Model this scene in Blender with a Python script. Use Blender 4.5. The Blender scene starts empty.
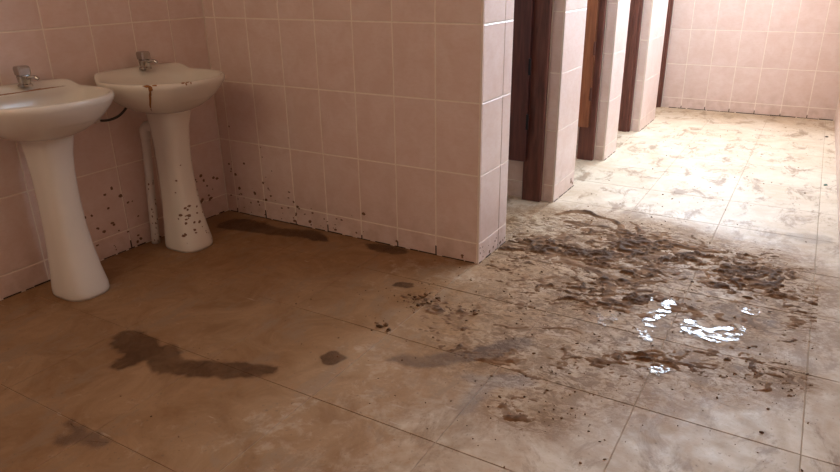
import bpy, bmesh, math, random
import numpy as np
from mathutils import Vector, Matrix

random.seed(7)
rng = np.random.default_rng(11)
scene = bpy.context.scene
COL = scene.collection

# ------------------------------------------------------------------ camera
cam_d = bpy.data.cameras.new('camera')
cam = bpy.data.objects.new('camera', cam_d)
COL.objects.link(cam)
cam.location = (2.5831, -2.3564, 1.1583)
cam.rotation_euler = (1.1942, 0.0128, 0.5294)
cam_d.sensor_width = 36.0
cam_d.lens = 660.8 * 36.0 / 840.0
cam_d.clip_start = 0.02
scene.camera = cam

# ------------------------------------------------------------------ world, light, exposure
world = bpy.data.worlds.new('world')
scene.world = world
world.use_nodes = True
wn = world.node_tree
bgn = wn.nodes.get('Background') or wn.nodes.new('ShaderNodeBackground')
outn = next((n for n in wn.nodes if n.type == 'OUTPUT_WORLD'), None) or wn.nodes.new('ShaderNodeOutputWorld')
wn.links.new(bgn.outputs[0], outn.inputs[0])
bgn.inputs[0].default_value = (0.86, 0.93, 1.0, 1)
bgn.inputs[1].default_value = 0.3

# openings of the two high windows (x0, x1, z0, z1)
FARWIN = (1.53, 2.47, 1.84, 2.72)
BACKWIN = (0.55, 1.75, 1.75, 2.72)
SIDEWIN = (0.70, 3.30, 1.84, 2.72)      # y0, y1, z0, z1 of the window band in the right wall
XR_SIDE = 2.782

def area_light(name, loc, rot, sx, sy, power, color):
    d = bpy.data.lights.new(name, 'AREA')
    d.shape = 'RECTANGLE'; d.size = sx; d.size_y = sy
    d.energy = power; d.color = color
    o = bpy.data.objects.new(name, d); COL.objects.link(o)
    o.location = loc; o.rotation_euler = rot
    return o

# daylight coming in through the high window in the end wall plus a warm fill, added to lift the sink area, at the one behind the camera
area_light('daylight_far_window', (2.0, 4.13, 2.28), (math.radians(-90), 0, 0), 0.94, 0.88, 140.0, (0.80, 1.0, 1.24))
area_light('daylight_side_window', (XR_SIDE + 0.13, 2.00, 2.28), (math.radians(90), 0, math.radians(90)), 2.6, 0.88, 72.0, (0.80, 1.0, 1.24))
area_light('warm_fill_back_window', (1.15, -3.33, 2.235), (math.radians(90), 0, 0), 1.2, 0.97, 12.5, (1.0, 0.74, 0.48))

scene.view_settings.view_transform = 'Standard'
scene.view_settings.look = 'None'
scene.view_settings.gamma = 1.0
scene.view_settings.use_curve_mapping = False
scene.view_settings.exposure = 0.46
scene.cycles.max_bounces = 10
scene.cycles.diffuse_bounces = 8

# ------------------------------------------------------------------ helpers
def tag(o, label=None, cat=None, group=None, kind=None):
    if label: o['label'] = label
    if cat: o['category'] = cat
    if group: o['group'] = group
    if kind: o['kind'] = kind
    return o

def obj(name, mesh, mat=None, parent=None):
    if isinstance(mesh, bmesh.types.BMesh):
        me = bpy.data.meshes.new(name); mesh.to_mesh(me); mesh.free()
    else:
        me = mesh
    if mat is not None and not me.materials:
        me.materials.append(mat)
    o = bpy.data.objects.new(name, me); COL.objects.link(o)
    if parent is not None: o.parent = parent
    return o

def empty(name, loc=(0, 0, 0)):
    o = bpy.data.objects.new(name, None); COL.objects.link(o)
    o.location = loc; o.empty_display_size = 0.1
    return o

def bm_box(bm, x0, x1, y0, y1, z0, z1):
    vs = [bm.verts.new(p) for p in ((x0, y0, z0), (x1, y0, z0), (x1, y1, z0), (x0, y1, z0),
                                    (x0, y0, z1), (x1, y0, z1), (x1, y1, z1), (x0, y1, z1))]
    for f in ((0, 3, 2, 1), (4, 5, 6, 7), (0, 1, 5, 4), (1, 2, 6, 5), (2, 3, 7, 6), (3, 0, 4, 7)):
        bm.faces.new([vs[i] for i in f])

def box(x0, x1, y0, y1, z0, z1, bevel=0.0, seg=2):
    bm = bmesh.new(); bm_box(bm, x0, x1, y0, y1, z0, z1)
    if bevel > 0:
        bmesh.ops.bevel(bm, geom=list(bm.edges), offset=bevel, segments=seg, affect='EDGES', profile=0.6)
    return bm

def smooth(o, on=True):
    for p in o.data.polygons: p.use_smooth = on
    return o

def lofted(loops, closed_bottom=True, closed_top=True):
    """skin a list of equally long vertex rings"""
    bm = bmesh.new(); rings = [[bm.verts.new(p) for p in L] for L in loops]
    n = len(rings[0])
    for a, b in zip(rings[:-1], rings[1:]):
        for i in range(n):
            j = (i + 1) % n
            bm.faces.new((a[i], a[j], b[j], b[i]))
    if closed_bottom: bm.faces.new(list(reversed(rings[0])))
    if closed_top: bm.faces.new(rings[-1])
    return bm

def tube(points, radius, n=12, caps=True, radii=None):
    pts = [Vector(p) for p in points]
    loops = []
    up = Vector((0, 0, 1))
    prev = None
    for i, p in enumerate(pts):
        t = (pts[min(i + 1, len(pts) - 1)] - pts[max(i - 1, 0)]).normalized()
        if prev is None:
            a = t.cross(up)
            if a.length < 1e-3: a = t.cross(Vector((1, 0, 0)))
        else:
            a = prev - t * prev.dot(t)
        a.normalize(); prev = a
        b = t.cross(a)
        r = radii[i] if radii else radius
        loops.append([p + (a * math.cos(k * 2 * math.pi / n) + b * math.sin(k * 2 * math.pi / n)) * r for k in range(n)])
    bm = lofted(loops, caps, caps)
    bmesh.ops.recalc_face_normals(bm, faces=bm.faces)
    return bm

def catmull(pts, per=8, closed=False):
    P = [Vector(p) for p in pts]; n = len(P); out = []
    rngi = range(n) if closed else range(n - 1)
    for i in rngi:
        if closed: p0, p1, p2, p3 = P[(i - 1) % n], P[i], P[(i + 1) % n], P[(i + 2) % n]
        else: p0, p1, p2, p3 = P[max(i - 1, 0)], P[i], P[i + 1], P[min(i + 2, n - 1)]
        for k in range(per):
            t = k / per
            out.append(0.5 * ((2 * p1) + (p2 - p0) * t + (2 * p0 - 5 * p1 + 4 * p2 - p3) * t * t + (3 * p1 - p0 - 3 * p2 + p3) * t ** 3))
    if not closed: out.append(P[-1])
    return out

# numpy value noise ----------------------------------------------------------
_tab = np.random.default_rng(5).random((256, 256))
def vnoise(x, y, seed=0):
    x = x + seed * 17.31; y = y + seed * 9.73
    xi = np.floor(x).astype(int); yi = np.floor(y).astype(int)
    fx = x - xi; fy = y - yi
    fx = fx * fx * (3 - 2 * fx); fy = fy * fy * (3 - 2 * fy)
    g = lambda a, b: _tab[a % 256, b % 256]
    return (g(xi, yi) * (1 - fx) + g(xi + 1, yi) * fx) * (1 - fy) + (g(xi, yi + 1) * (1 - fx) + g(xi + 1, yi + 1) * fx) * fy
def fbm(x, y, oct=4, seed=0):
    s = 0; a = 0.5; t = 0
    for o in range(oct):
        s = s + a * vnoise(x * 2 ** o, y * 2 ** o, seed + o); t += a; a *= 0.5
    return s / t

# ------------------------------------------------------------------ materials
class NT:
    def __init__(self, name):
        self.m = bpy.data.materials.new(name); self.m.use_nodes = True
        self.t = self.m.node_tree
        self.b = next(n for n in self.t.nodes if n.type == 'BSDF_PRINCIPLED')
        self.out = next(n for n in self.t.nodes if n.type == 'OUTPUT_MATERIAL')
    def n(self, typ, **kw):
        nd = self.t.nodes.new(typ)
        for k, v in kw.items(): setattr(nd, k, v)
        return nd
    def link(self, a, b): self.t.links.new(a, b)
    def put(self, sock, v):
        if hasattr(v, 'is_output'): self.link(v, sock)
        elif v is not None:
            if sock.type == 'RGBA' and len(v) == 3: v = (*v, 1)
            sock.default_value = v
    def pos(self):
        return self.n('ShaderNodeNewGeometry').outputs['Position']
    def objco(self):
        return self.n('ShaderNodeTexCoord').outputs['Object']
    def mapping(self, v, scale=(1, 1, 1), loc=(0, 0, 0), rot=(0, 0, 0)):
        m = self.n('ShaderNodeMapping'); self.link(v, m.inputs[0])
        m.inputs['Scale'].default_value = scale; m.inputs['Location'].default_value = loc; m.inputs['Rotation'].default_value = rot
        return m.outputs[0]
    def noise(self, v, scale, detail=4, rough=0.55, dist=0.0):
        n = self.n('ShaderNodeTexNoise'); self.link(v, n.inputs['Vector'])
        n.inputs['Scale'].default_value = scale; n.inputs['Detail'].default_value = detail
        n.inputs['Roughness'].default_value = rough; n.inputs['Distortion'].default_value = dist
        return n.outputs['Fac']
    def ramp(self, f, stops):
        r = self.n('ShaderNodeValToRGB'); self.link(f, r.inputs[0])
        e = r.color_ramp.elements
        while len(e) < len(stops): e.new(0.5)
        for i, (p, c) in enumerate(stops):
            e[i].position = p
            e[i].color = (c, c, c, 1) if isinstance(c, (int, float)) else (*c, 1)
        return r.outputs[0]
    def mix(self, f, a, b, blend='MIX'):
        m = self.n('ShaderNodeMix', data_type='RGBA', blend_type=blend)
        self.put(m.inputs[0], f); self.put(m.inputs[6], a); self.put(m.inputs[7], b)
        return m.outputs[2]
    def math(self, op, a, b=0.0, clamp=False):
        m = self.n('ShaderNodeMath', operation=op, use_clamp=clamp)
        self.put(m.inputs[0], a); self.put(m.inputs[1], b)
        return m.outputs[0]
    def maprange(self, v, a, b, c=0.0, d=1.0):
        m = self.n('ShaderNodeMapRange', interpolation_type='SMOOTHSTEP')
        self.put(m.inputs[0], v)
        for i, x in enumerate((a, b, c, d)): m.inputs[i + 1].default_value = x
        return m.outputs[0]
    def blob(self, pos, cx, cy, rx, ry, rot=0.0, inner=0.35):
        """soft elliptical patch on the floor, 1 in its middle"""
        s = self.n('ShaderNodeVectorMath', operation='SUBTRACT'); self.link(pos, s.inputs[0]); s.inputs[1].default_value = (cx, cy, 0)
        v = self.mapping(s.outputs[0], (1 / rx, 1 / ry, 0), rot=(0, 0, 0)) if not rot else \
            self.mapping(self.mapping(s.outputs[0], (1, 1, 0), rot=(0, 0, -rot)), (1 / rx, 1 / ry, 0))
        l = self.n('ShaderNodeVectorMath', operation='LENGTH'); self.link(v, l.inputs[0])
        return self.maprange(l.outputs['Value'], 1.0, inner)
    def bump(self, h, strength=0.2, dist=0.002):
        b = self.n('ShaderNodeBump'); b.inputs['Strength'].default_value = strength; b.inputs['Distance'].default_value = dist
        self.link(h, b.inputs['Height']); self.link(b.outputs[0], self.b.inputs['Normal'])
    def bsdf(self, color=None, rough=None, metal=None, spec=None, coat=None):
        i = self.b.inputs
        self.put(i['Base Color'], color); self.put(i['Roughness'], rough); self.put(i['Metallic'], metal)
        self.put(i['Specular IOR Level'], spec); self.put(i['Coat Weight'], coat)
        return self.m

def mat_wall_tile():
    k = NT('pink_wall_tile'); p = k.pos()
    rnd = k.n('ShaderNodeObjectInfo').outputs['Random']
    off = k.n('ShaderNodeVectorMath', operation='ADD')
    comb = k.n('ShaderNodeCombineXYZ')
    k.link(k.math('MULTIPLY', rnd, 13.0), comb.inputs[0]); k.link(k.math('MULTIPLY', rnd, 7.0), comb.inputs[2])
    k.link(p, off.inputs[0]); k.link(comb.outputs[0], off.inputs[1])
    n1 = k.noise(off.outputs[0], 9.0, 4, 0.6, 0.6)
    n2 = k.noise(k.mapping(off.outputs[0], (1, 1, 2.4)), 38.0, 4, 0.65)
    c = k.mix(k.ramp(n1, [(0.38, 0.0), (0.66, 1.0)]), (0.71, 0.58, 0.53), (0.66, 0.51, 0.45))
    c = k.mix(k.math('MULTIPLY', k.ramp(n2, [(0.45, 0.0), (0.72, 1.0)]), 0.35), c, (0.60, 0.43, 0.33))
    c = k.mix(k.math('MULTIPLY', rnd, 0.16), c, (0.55, 0.41, 0.33))
    # low on the wall the tiles carry a thin film of dried mud
    sep = k.n('ShaderNodeSeparateXYZ'); k.link(p, sep.inputs[0])
    low = k.maprange(sep.outputs[2], 0.28, 0.0)
    n3 = k.ramp(k.noise(p, 14.0, 5, 0.6), [(0.42, 0.0), (0.7, 1.0)])
    c = k.mix(k.math('MULTIPLY', k.math('MULTIPLY', low, n3), 0.5), c, (0.42, 0.29, 0.20))
    r = k.ramp(n2, [(0.3, 0.28), (0.8, 0.42)])
    k.bump(n2, 0.05, 0.001)
    return k.bsdf(c, r, 0.0, 0.45)

def mat_grout(col, name):
    k = NT(name); n = k.noise(k.pos(), 40.0, 4)
    return k.bsdf(k.mix(n, col, tuple(c * 0.82 for c in col)), 0.85)

def mat_tile_grid():
    k = NT('wall_tile_grid'); p = k.pos()
    sep = k.n('ShaderNodeSeparateXYZ'); k.link(p, sep.inputs[0])
    cb = k.n('ShaderNodeCombineXYZ')
    k.link(k.math('ADD', sep.outputs[0], sep.outputs[1]), cb.inputs[0]); k.link(k.math('SUBTRACT', sep.outputs[2], 0.0931), cb.inputs[1])
    b = k.n('ShaderNodeTexBrick'); k.link(cb.outputs[0], b.inputs['Vector'])
    b.offset = 0.0; b.inputs['Scale'].default_value = 1.0
    b.inputs['Brick Width'].default_value = 0.2; b.inputs['Row Height'].default_value = 0.2964; b.inputs['Mortar Size'].default_value = 0.003
    b.inputs['Color1'].default_value = (0.69, 0.52, 0.45, 1); b.inputs['Color2'].default_value = (0.65, 0.48, 0.40, 1)
    b.inputs['Mortar'].default_value = (0.74, 0.64, 0.55, 1)
    n = k.noise(p, 12.0, 5)
    return k.bsdf(k.mix(k.math('MULTIPLY', n, 0.3), b.outputs['Color'], (0.58, 0.42, 0.34)), 0.35)

MUD_BLOBS = [  # cx, cy, rx, ry, rot, weight of the mud in the corridor
    (1.95, 0.35, 0.62, 0.42, -0.1, 1.0), (2.12, 0.55, 0.42, 0.28, -0.3, 0.9), (1.72, 0.30, 0.40, 0.36, 0.2, 0.75),
    (2.15, 0.05, 0.55, 0.32, 0.0, 0.85), (2.45, 0.35, 0.34, 0.42, 0.0, 0.7), (1.80, -0.30, 0.38, 0.30, 0.3, 0.6),
    (1.95, -0.55, 0.45, 0.30, 0.0, 0.55), (2.62, -0.32, 0.14, 0.12, 0.4, 0.6), (1.47, -0.40, 0.14, 0.10, 0.2, 0.6),
    (2.25, -0.38, 0.4, 0.22, 0.0, 0.55), (2.03, -0.84, 0.17, 0.13, 0.0, 0.5), (1.62, 0.66, 0.26, 0.2, 0.0, 0.6),
]

def mat_floor():
    k = NT('beige_floor_tile'); p = k.pos()
    rnd = k.n('ShaderNodeObjectInfo').outputs['Random']
    n1 = k.noise(p, 3.2, 6, 0.62, 0.9)
    n2 = k.noise(p, 17.0, 6, 0.68, 0.4)
    n3 = k.noise(k.mapping(p, (0.75, 1.1, 1), rot=(0, 0, 0.22)), 20.0, 6, 0.7, 1.6)
    cream = k.mix(k.ramp(n1, [(0.35, 0.0), (0.68, 1.0)]), (0.67, 0.575, 0.45), (0.58, 0.46, 0.32))
    cream = k.mix(k.math('MULTIPLY', rnd, 0.18), cream, (0.52, 0.43, 0.33))
    # dried mud film, thin over the floor of the washing area and thick where the mud was walked in; dimness by the far wall is painted in too
    film = k.math('MULTIPLY', k.ramp(k.math('ADD', k.math('MULTIPLY', n1, 0.6), k.math('MULTIPLY', n2, 0.4)), [(0.36, 0.15), (0.60, 1.0)]), 0.55)
    film = k.math('MULTIPLY', film, k.maprange(k.sep_y(p), 1.7, 0.5, 0.35, 1.0))
    sink_side = k.blob(p, 0.40, -0.95, 1.95, 2.0, 0.0, 0.40)
    film = k.math('ADD', film, k.math('MULTIPLY', sink_side, k.ramp(n2, [(0.25, 0.68), (0.6, 0.95)])), True)
    end = k.maprange(k.sep_y(p), 3.2, 4.0)  # painted shade: floor turns browner towards the dimmer far wall
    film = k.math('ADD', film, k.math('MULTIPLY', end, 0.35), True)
    filmcol = k.mix(k.ramp(k.noise(p, 5.0, 6, 0.7, 1.0), [(0.38, 0.0), (0.64, 1.0)]), (0.325, 0.19, 0.095), (0.235, 0.125, 0.055))
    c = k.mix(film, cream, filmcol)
    cy = k.maprange(k.sep_y(p), 1.9, 0.9)
    lanes = None
    for cx, cy_, rx, ry, rot, wgt in MUD_BLOBS:
        b = k.math('MULTIPLY', k.blob(p, cx, cy_, rx * 1.9, ry * 1.9, rot, 0.1), wgt)
        lanes = b if lanes is None else k.math('MAXIMUM', lanes, b)
    n4 = k.noise(k.mapping(p, (0.85, 1.1, 1), rot=(0, 0, 0.2)), 46.0, 6, 0.74, 1.8)
    n5 = k.noise(p, 6.5, 5, 0.65, 1.5)
    tone = k.math('ADD', k.math('ADD', k.math('MULTIPLY', n3, 0.45), k.math('MULTIPLY', n4, 0.35)), k.math('MULTIPLY', n5, 0.20))
    wash = k.math('MULTIPLY', k.maprange(lanes, 0.0, 0.42), k.ramp(tone, [(0.40, 0.15), (0.56, 1.0)]), True)
    c = k.mix(k.math('MULTIPLY', wash, 0.85), c, (0.28, 0.155, 0.074))
    smear = k.math('MULTIPLY', k.maprange(lanes, 0.10, 0.70), k.ramp(tone, [(0.475, 0.0), (0.545, 1.0)]), True)
    c = k.mix(k.math('MULTIPLY', smear, 0.78), c, (0.12, 0.066, 0.034))
    # scattered foot marks up the corridor
    marks = k.ramp(k.noise(k.mapping(p, (1.15, 0.62, 1)), 7.0, 6, 0.75, 0.5), [(0.52, 0.0), (0.62, 1.0)])
    c = k.mix(k.math('MULTIPLY', marks, 0.8), c, (0.26, 0.165, 0.095))
    specks = k.ramp(k.noise(p, 75.0, 3, 0.6), [(0.64, 0.0), (0.70, 1.0)])
    c = k.mix(k.math('MULTIPLY', specks, 0.6), c, (0.16, 0.10, 0.06))
    scr = k.ramp(k.noise(k.mapping(p, (2.2, 16.0, 1), rot=(0, 0, 0.5)), 3.0, 3, 0.5), [(0.70, 0.0), (0.74, 1.0)])
    c = k.mix(k.math('MULTIPLY', scr, 0.22), c, (0.68, 0.58, 0.47))
    r = k.math('ADD', k.ramp(n2, [(0.3, 0.38), (0.75, 0.58)]), k.math('MULTIPLY', film, 0.2))
    k.bump(k.math('ADD', n2, k.math('MULTIPLY', smear, n4)), 0.25, 0.004)
    return k.bsdf(c, r, 0.0, k.maprange(lanes, 0.05, 0.5, 0.26, 0.06))

def _sep_y(self, p):
    s = self.n('ShaderNodeSeparateXYZ'); self.link(p, s.inputs[0]); return s.outputs[1]
NT.sep_y = _sep_y

def mat_mud():
    k = NT('mud'); p = k.pos()
    a = k.n('ShaderNodeAttribute', attribute_name='wet').outputs['Fac']
    n = k.noise(p, 60.0, 5, 0.65)
    c = k.mix(a, (0.25, 0.138, 0.072), (0.062, 0.029, 0.012))
    c = k.mix(k.math('MULTIPLY', n, 0.45), c, (0.14, 0.072, 0.035))
    k.bump(n, 0.5, 0.004)
    return k.bsdf(c, k.mix(a, (0.9,) * 3, (0.7,) * 3), 0.0, 0.12)

def mat_simple(name, col, rough, metal=0.0, spec=0.5, var=0.12, scale=20.0, coat=0.0):
    k = NT(name); n = k.noise(k.objco(), scale, 4)
    return k.bsdf(k.mix(n, col, tuple(c * (1 - var * 2) for c in col)), rough, metal, spec, coat)

def mat_wood(name, c1, c2):
    k = NT(name); p = k.objco()
    n = k.noise(k.mapping(p, (14, 14, 1.2)), 4.0, 6, 0.6, 0.4)
    c = k.mix(k.ramp(n, [(0.35, 0.0), (0.65, 1.0)]), c1, c2)
    k.bump(n, 0.15, 0.002)
    return k.bsdf(c, 0.42, 0.0, 0.4)

def mat_film(name, col, rough, spec, strength=1.0):
    """stain lying on the floor, thinning out at its edge (vertex attribute fade)"""
    k = NT(name); p = k.pos()
    f = k.n('ShaderNodeAttribute', attribute_name='fade').outputs['Fac']
    n = k.noise(p, 28.0, 5, 0.65)
    n2 = k.noise(p, 9.0, 5, 0.7, 0.8)
    body = k.maprange(n2, 0.30, 0.70, 0.70, 1.15)
    fac = k.math('MULTIPLY', k.maprange(k.math('ADD', f, k.math('MULTIPLY', k.math('SUBTRACT', n, 0.5), 1.1)), 0.08, 0.80), k.math('MULTIPLY', body, strength), True)
    tr = k.n('ShaderNodeBsdfTransparent'); mx = k.n('ShaderNodeMixShader')
    k.link(fac, mx.inputs[0]); k.link(tr.outputs[0], mx.inputs[1]); k.link(k.b.outputs[0], mx.inputs[2])
    k.link(mx.outputs[0], k.out.inputs[0])
    k.bsdf(k.mix(n, col, tuple(c * 0.7 for c in col)), rough, 0.0, spec)
    return k

M = {}
M['tile'] = mat_wall_tile()
M['grout'] = mat_grout((0.88, 0.79, 0.68), 'wall_grout')
M['grid'] = mat_tile_grid()
M['fgrout'] = mat_grout((0.38, 0.275, 0.18), 'floor_grout')
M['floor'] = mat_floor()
M['mud'] = mat_mud()
M['ceil'] = mat_simple('cream_plaster', (0.70, 0.60, 0.48), 0.9, var=0.03, scale=6)
M['porcelain'] = mat_simple('cream_porcelain', (0.73, 0.69, 0.61), 0.16, var=0.04, scale=9, spec=0.5)
M['pipe'] = mat_simple('white_plastic_pipe', (0.70, 0.66, 0.60), 0.4, var=0.08)
M['chrome'] = mat_simple('worn_chrome', (0.50, 0.48, 0.46), 0.14, metal=1.0, var=0.08)
M['hose'] = mat_simple('dark_braided_hose', (0.06, 0.055, 0.05), 0.45, metal=0.4)
M['rust'] = mat_film('rust', (0.34, 0.14, 0.04), 0.8, 0.2).m
M['jamb'] = mat_wood('dark_red_wood', (0.17, 0.062, 0.042), (0.085, 0.029, 0.021))
M['leaf_dark'] = mat_wood('dark_door_wood', (0.125, 0.040, 0.030), (0.075, 0.022, 0.018))
M['leaf_orange'] = mat_wood('orange_door_wood', (0.33, 0.125, 0.055), (0.21, 0.07, 0.032))
M['iron'] = mat_simple('black_iron', (0.02, 0.02, 0.022), 0.5, metal=0.6)
M['trim'] = mat_simple('cream_corner_trim', (0.80, 0.70, 0.62), 0.4, var=0.05)
M['frame'] = mat_simple('white_window_frame', (0.75, 0.75, 0.73), 0.4, var=0.03)
M['damp'] = mat_film('damp_stain', (0.10, 0.042, 0.018), 0.5, 0.25, 0.56).m
M['dampgrey'] = mat_film('grey_brown_stain', (0.15, 0.10, 0.08), 0.6, 0.2, 0.36).m
M['greyfilm'] = mat_film('grey_wash_mark', (0.42, 0.39, 0.37), 0.4, 0.3, 0.22).m
M['splat'] = mat_simple('dried_mud_spot', (0.22, 0.115, 0.065), 0.8, var=0.2, scale=60)
M['grime'] = mat_simple('black_grime', (0.07, 0.042, 0.03), 0.9, var=0.2, scale=40)
M['green'] = mat_simple('green_leaf', (0.03, 0.10, 0.045), 0.5)

# ------------------------------------------------------------------ the room shell
W, H, S = 0.2, 0.2964, 0.0931           # tile pitch, row height, cut strip at the floor
T = 0.002                               # tiles stand this far proud of the grout
XO = 1.4771                             # corner of the corridor
YF, XR, YB, ZC = 4.010, 2.782, -3.20, 2.90
GAP = 0.0056

_tiles = {}
def tile_mesh(w, h):
    key = (round(w, 3), round(h, 3))
    if key not in _tiles:
        bm = bmesh.new(); c = min(0.0016, w * 0.2, h * 0.2)
        b = [bm.verts.new((x, 0, z)) for x, z in ((-w / 2, -h / 2), (w / 2, -h / 2), (w / 2, h / 2), (-w / 2, h / 2))]
        m = [bm.verts.new((v.co.x, -T * 0.45, v.co.z)) for v in b]
        f = [bm.verts.new((v.co.x - math.copysign(c, v.co.x), -T, v.co.z - math.copysign(c, v.co.z))) for v in b]
        for i in range(4):
            j = (i + 1) % 4
            bm.faces.new((b[i], b[j], m[j], m[i])); bm.faces.new((m[i], m[j], f[j], f[i]))
        bm.faces.new(f); bm.faces.new(list(reversed(b)))
        bmesh.ops.recalc_face_normals(bm, faces=bm.faces)
        me = bpy.data.meshes.new('tile'); bm.to_mesh(me); bm.free()
        me.materials.append(M['tile'])
        _tiles[key] = me
    return _tiles[key]

def tiles_on(parent, facing, plane, u_lines, rects, ztop=ZC):
    """tiles on a wall. facing '-y','+x','-x'; plane = nominal tile face; u_lines joints; rects allowed (u0,u1,z0,z1)"""
    zl = [0.0, S]
    while zl[-1] < ztop - 0.01: zl.append(min(zl[-1] + H, ztop))
    for u0, u1 in zip(u_lines[:-1], u_lines[1:]):
        for z0, z1 in zip(zl[:-1], zl[1:]):
            for r in rects:
                a, b = max(u0, r[0]), min(u1, r[1]); c, d = max(z0, r[2]), min(z1, r[3])
                if b - a < 0.012 or d - c < 0.012: continue
                w = b - a - GAP; h = d - c - GAP
                o = bpy.data.objects.new('tile', tile_mesh(w, h)); COL.objects.link(o); o.parent = parent
                u, z = (a + b) / 2, (c + d) / 2
                if facing == '-y': o.location = (u, plane + T, z)
                elif facing == '+x': o.location = (plane - T, u, z); o.rotation_euler = (0, 0, math.pi / 2)
                elif facing == '-x': o.location = (plane + T, u, z); o.rotation_euler = (0, 0, -math.pi / 2)

def lines(a, b, step, start=None):
    L = [a]; x = a if start is None else start
    while x < b - 1e-6:
        if x > a + 1e-6: L.append(x)
        x += step
    L.append(b); return L

def structure(name, bm, mat, label, cat):
    return tag(obj(name, bm, mat), label, cat, None, 'structure')

# floor slab and its tiles
fl = structure('floor', box(-0.2, XR + 0.2, YB - 0.2, YF + 0.2, -0.12, -T), M['fgrout'],
               'beige marbled tile floor smeared with mud', 'floor')
_ft = {}
FX, FY, FP = 2.722 - 0.42 * 7, -0.687 - 0.42 * 6, 0.42
def floor_tile(a, b, c, d):
    key = (round(b - a, 3), round(d - c, 3))
    if key not in _ft:
        w, h = b - a - 0.0020, d - c - 0.0020
        bm = bmesh.new(); ch = 0.0012
        bb = [bm.verts.new((x, y, 0)) for x, y in ((-w / 2, -h / 2), (w / 2, -h / 2), (w / 2, h / 2), (-w / 2, h / 2))]
        m = [bm.verts.new((v.co.x, v.co.y, T * 0.5)) for v in bb]
        f = [bm.verts.new((v.co.x - math.copysign(ch, v.co.x), v.co.y - math.copysign(ch, v.co.y), T)) for v in bb]
        for i in range(4):
            j = (i + 1) % 4
            bm.faces.new((bb[i], bb[j], m[j], m[i])); bm.faces.new((m[i], m[j], f[j], f[i]))
        bm.faces.new(f); bm.faces.new(list(reversed(bb)))
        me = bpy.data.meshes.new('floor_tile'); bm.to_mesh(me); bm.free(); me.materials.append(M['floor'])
        _ft[key] = me
    o = bpy.data.objects.new('floor_tile', _ft[key]); COL.objects.link(o); o.parent = fl
    o.location = ((a + b) / 2, (c + d) / 2, -T + random.uniform(-0.0003, 0.0003))
for i in range(9):
    for j in range(20):
        a, b = max(FX + i * FP, 0.0), min(FX + (i + 1) * FP, XR + 0.075)
        c, d = max(FY + j * FP, YB), min(FY + (j + 1) * FP, YF)
        if b - a > 0.02 and d - c > 0.02: floor_tile(a, b, c, d)

structure('ceiling', box(-0.2, XR + 0.2, YB - 0.2, YF + 0.2, ZC, ZC + 0.12), M['ceil'], 'cream plaster ceiling above the washroom', 'ceiling')

wl = structure('wall_left', box(-0.14, -T, YB, YF, -T, ZC), M['grout'], 'pink tiled wall behind the two pedestal sinks', 'wall')
tiles_on(wl, '+x', 0.0, sorted([0.0] + [-0.2044 - W * i for i in range(15)] + [YB]), [(YB, 0.0, 0, ZC)])

wp = structure('wall_partition', box(0, XO - T, T, 0.293, -T, ZC), M['grout'], 'pink tiled partition wall facing the camera, with a corner to the corridor', 'wall')
CUT = 0.0692
tiles_on(wp, '-y', 0.0, [0.0] + [CUT + W * i for i in range(8)], [(0, CUT + 7 * W, 0, ZC)])
tiles_on(wp, '+x', XO, [0.005, 0.203, 0.291], [(0.005, 0.291, 0, ZC)])
def corner_trim(parent, x, y):
    o = obj('corner_trim', box(x - 0.0072, x + 0.0004, y - 0.0004, y + 0.0050, 0.0, ZC, 0.0012, 1), M['trim'], parent)
corner_trim(wp, XO, 0.0)

# the three stall walls whose ends show as pillars
STALLS = [(0.936, 1.284), (1.905, 2.207), (2.875, 3.428)]
walls = []
for i, ((y0, y1), nm) in enumerate(zip(STALLS, ('nearest', 'middle', 'farthest'))):
    ws = structure('wall_stall_%d' % (i + 1), box(0, XO - T, y0 + T, y1, -T, ZC), M['grout'],
                   'pink tiled stall wall ending in the %s of three pillars beyond the corner' % nm, 'wall')
    tiles_on(ws, '-y', y0, [1.412, XO - 0.0072], [(1.412, XO - 0.0072, 0, ZC)])
    tiles_on(ws, '-y', y0, lines(0.0, 1.300, W, 0.1), [(0, 1.300, 0, 2.1)], 2.1)
    tiles_on(ws, '+x', XO, [y0 + 0.005, y1 - 0.002], [(y0 + 0.005, y1 - 0.002, 0, ZC)])
    corner_trim(ws, XO, y0)
    walls.append(ws)

# end wall with its high window
fx0, fx1, fz0, fz1 = FARWIN
bm = bmesh.new()
for r in ((-0.14, fx0, -T, ZC), (fx1, XR + 0.14, -T, ZC), (fx0, fx1, -T, fz0), (fx0, fx1, fz1, ZC)):
    bm_box(bm, r[0], r[1], YF + T, YF + 0.14, r[2], r[3])
wf = structure('wall_far', bm, M['grout'], 'pale pink tiled wall closing the far end of the corridor', 'wall')
tiles_on(wf, '-y', YF, lines(0.0, XR, W, XR - 14 * W + 0.0), [(1.412, XR, 0, fz0), (1.412, fx0, fz0, ZC), (fx1, XR, fz0, ZC), (fx0, fx1, fz1, ZC), (0, 1.30, 0, 2.1)])
def window(name, x0, x1, z0, z1, y0, y1, label):
    w = empty(name, ((x0 + x1) / 2, (y0 + y1) / 2, z0)); tag(w, label, 'window', None, 'structure')
    def part(nm, a, b, c, d):
        o = obj(nm, box(a, b, y0, y1, c, d, 0.004, 1), M['frame'], w); o.matrix_parent_inverse = Matrix.Translation(-w.location)
    part('frame_bar', x0, x1, z0, z0 + 0.035); part('frame_bar', x0, x1, z1 - 0.035, z1)
    part('frame_bar', x0, x0 + 0.035, z0 + 0.035, z1 - 0.035); part('frame_bar', x1 - 0.035, x1, z0 + 0.035, z1 - 0.035)
    xm = x0 + (x1 - x0) * 0.36
    part('mullion', xm - 0.02, xm + 0.02, z0 + 0.035, z1 - 0.035)
    return w
window('window_1', fx0, fx1, fz0, fz1, YF + 0.05, YF + 0.09, 'high open window in the far end wall above the picture')

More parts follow.
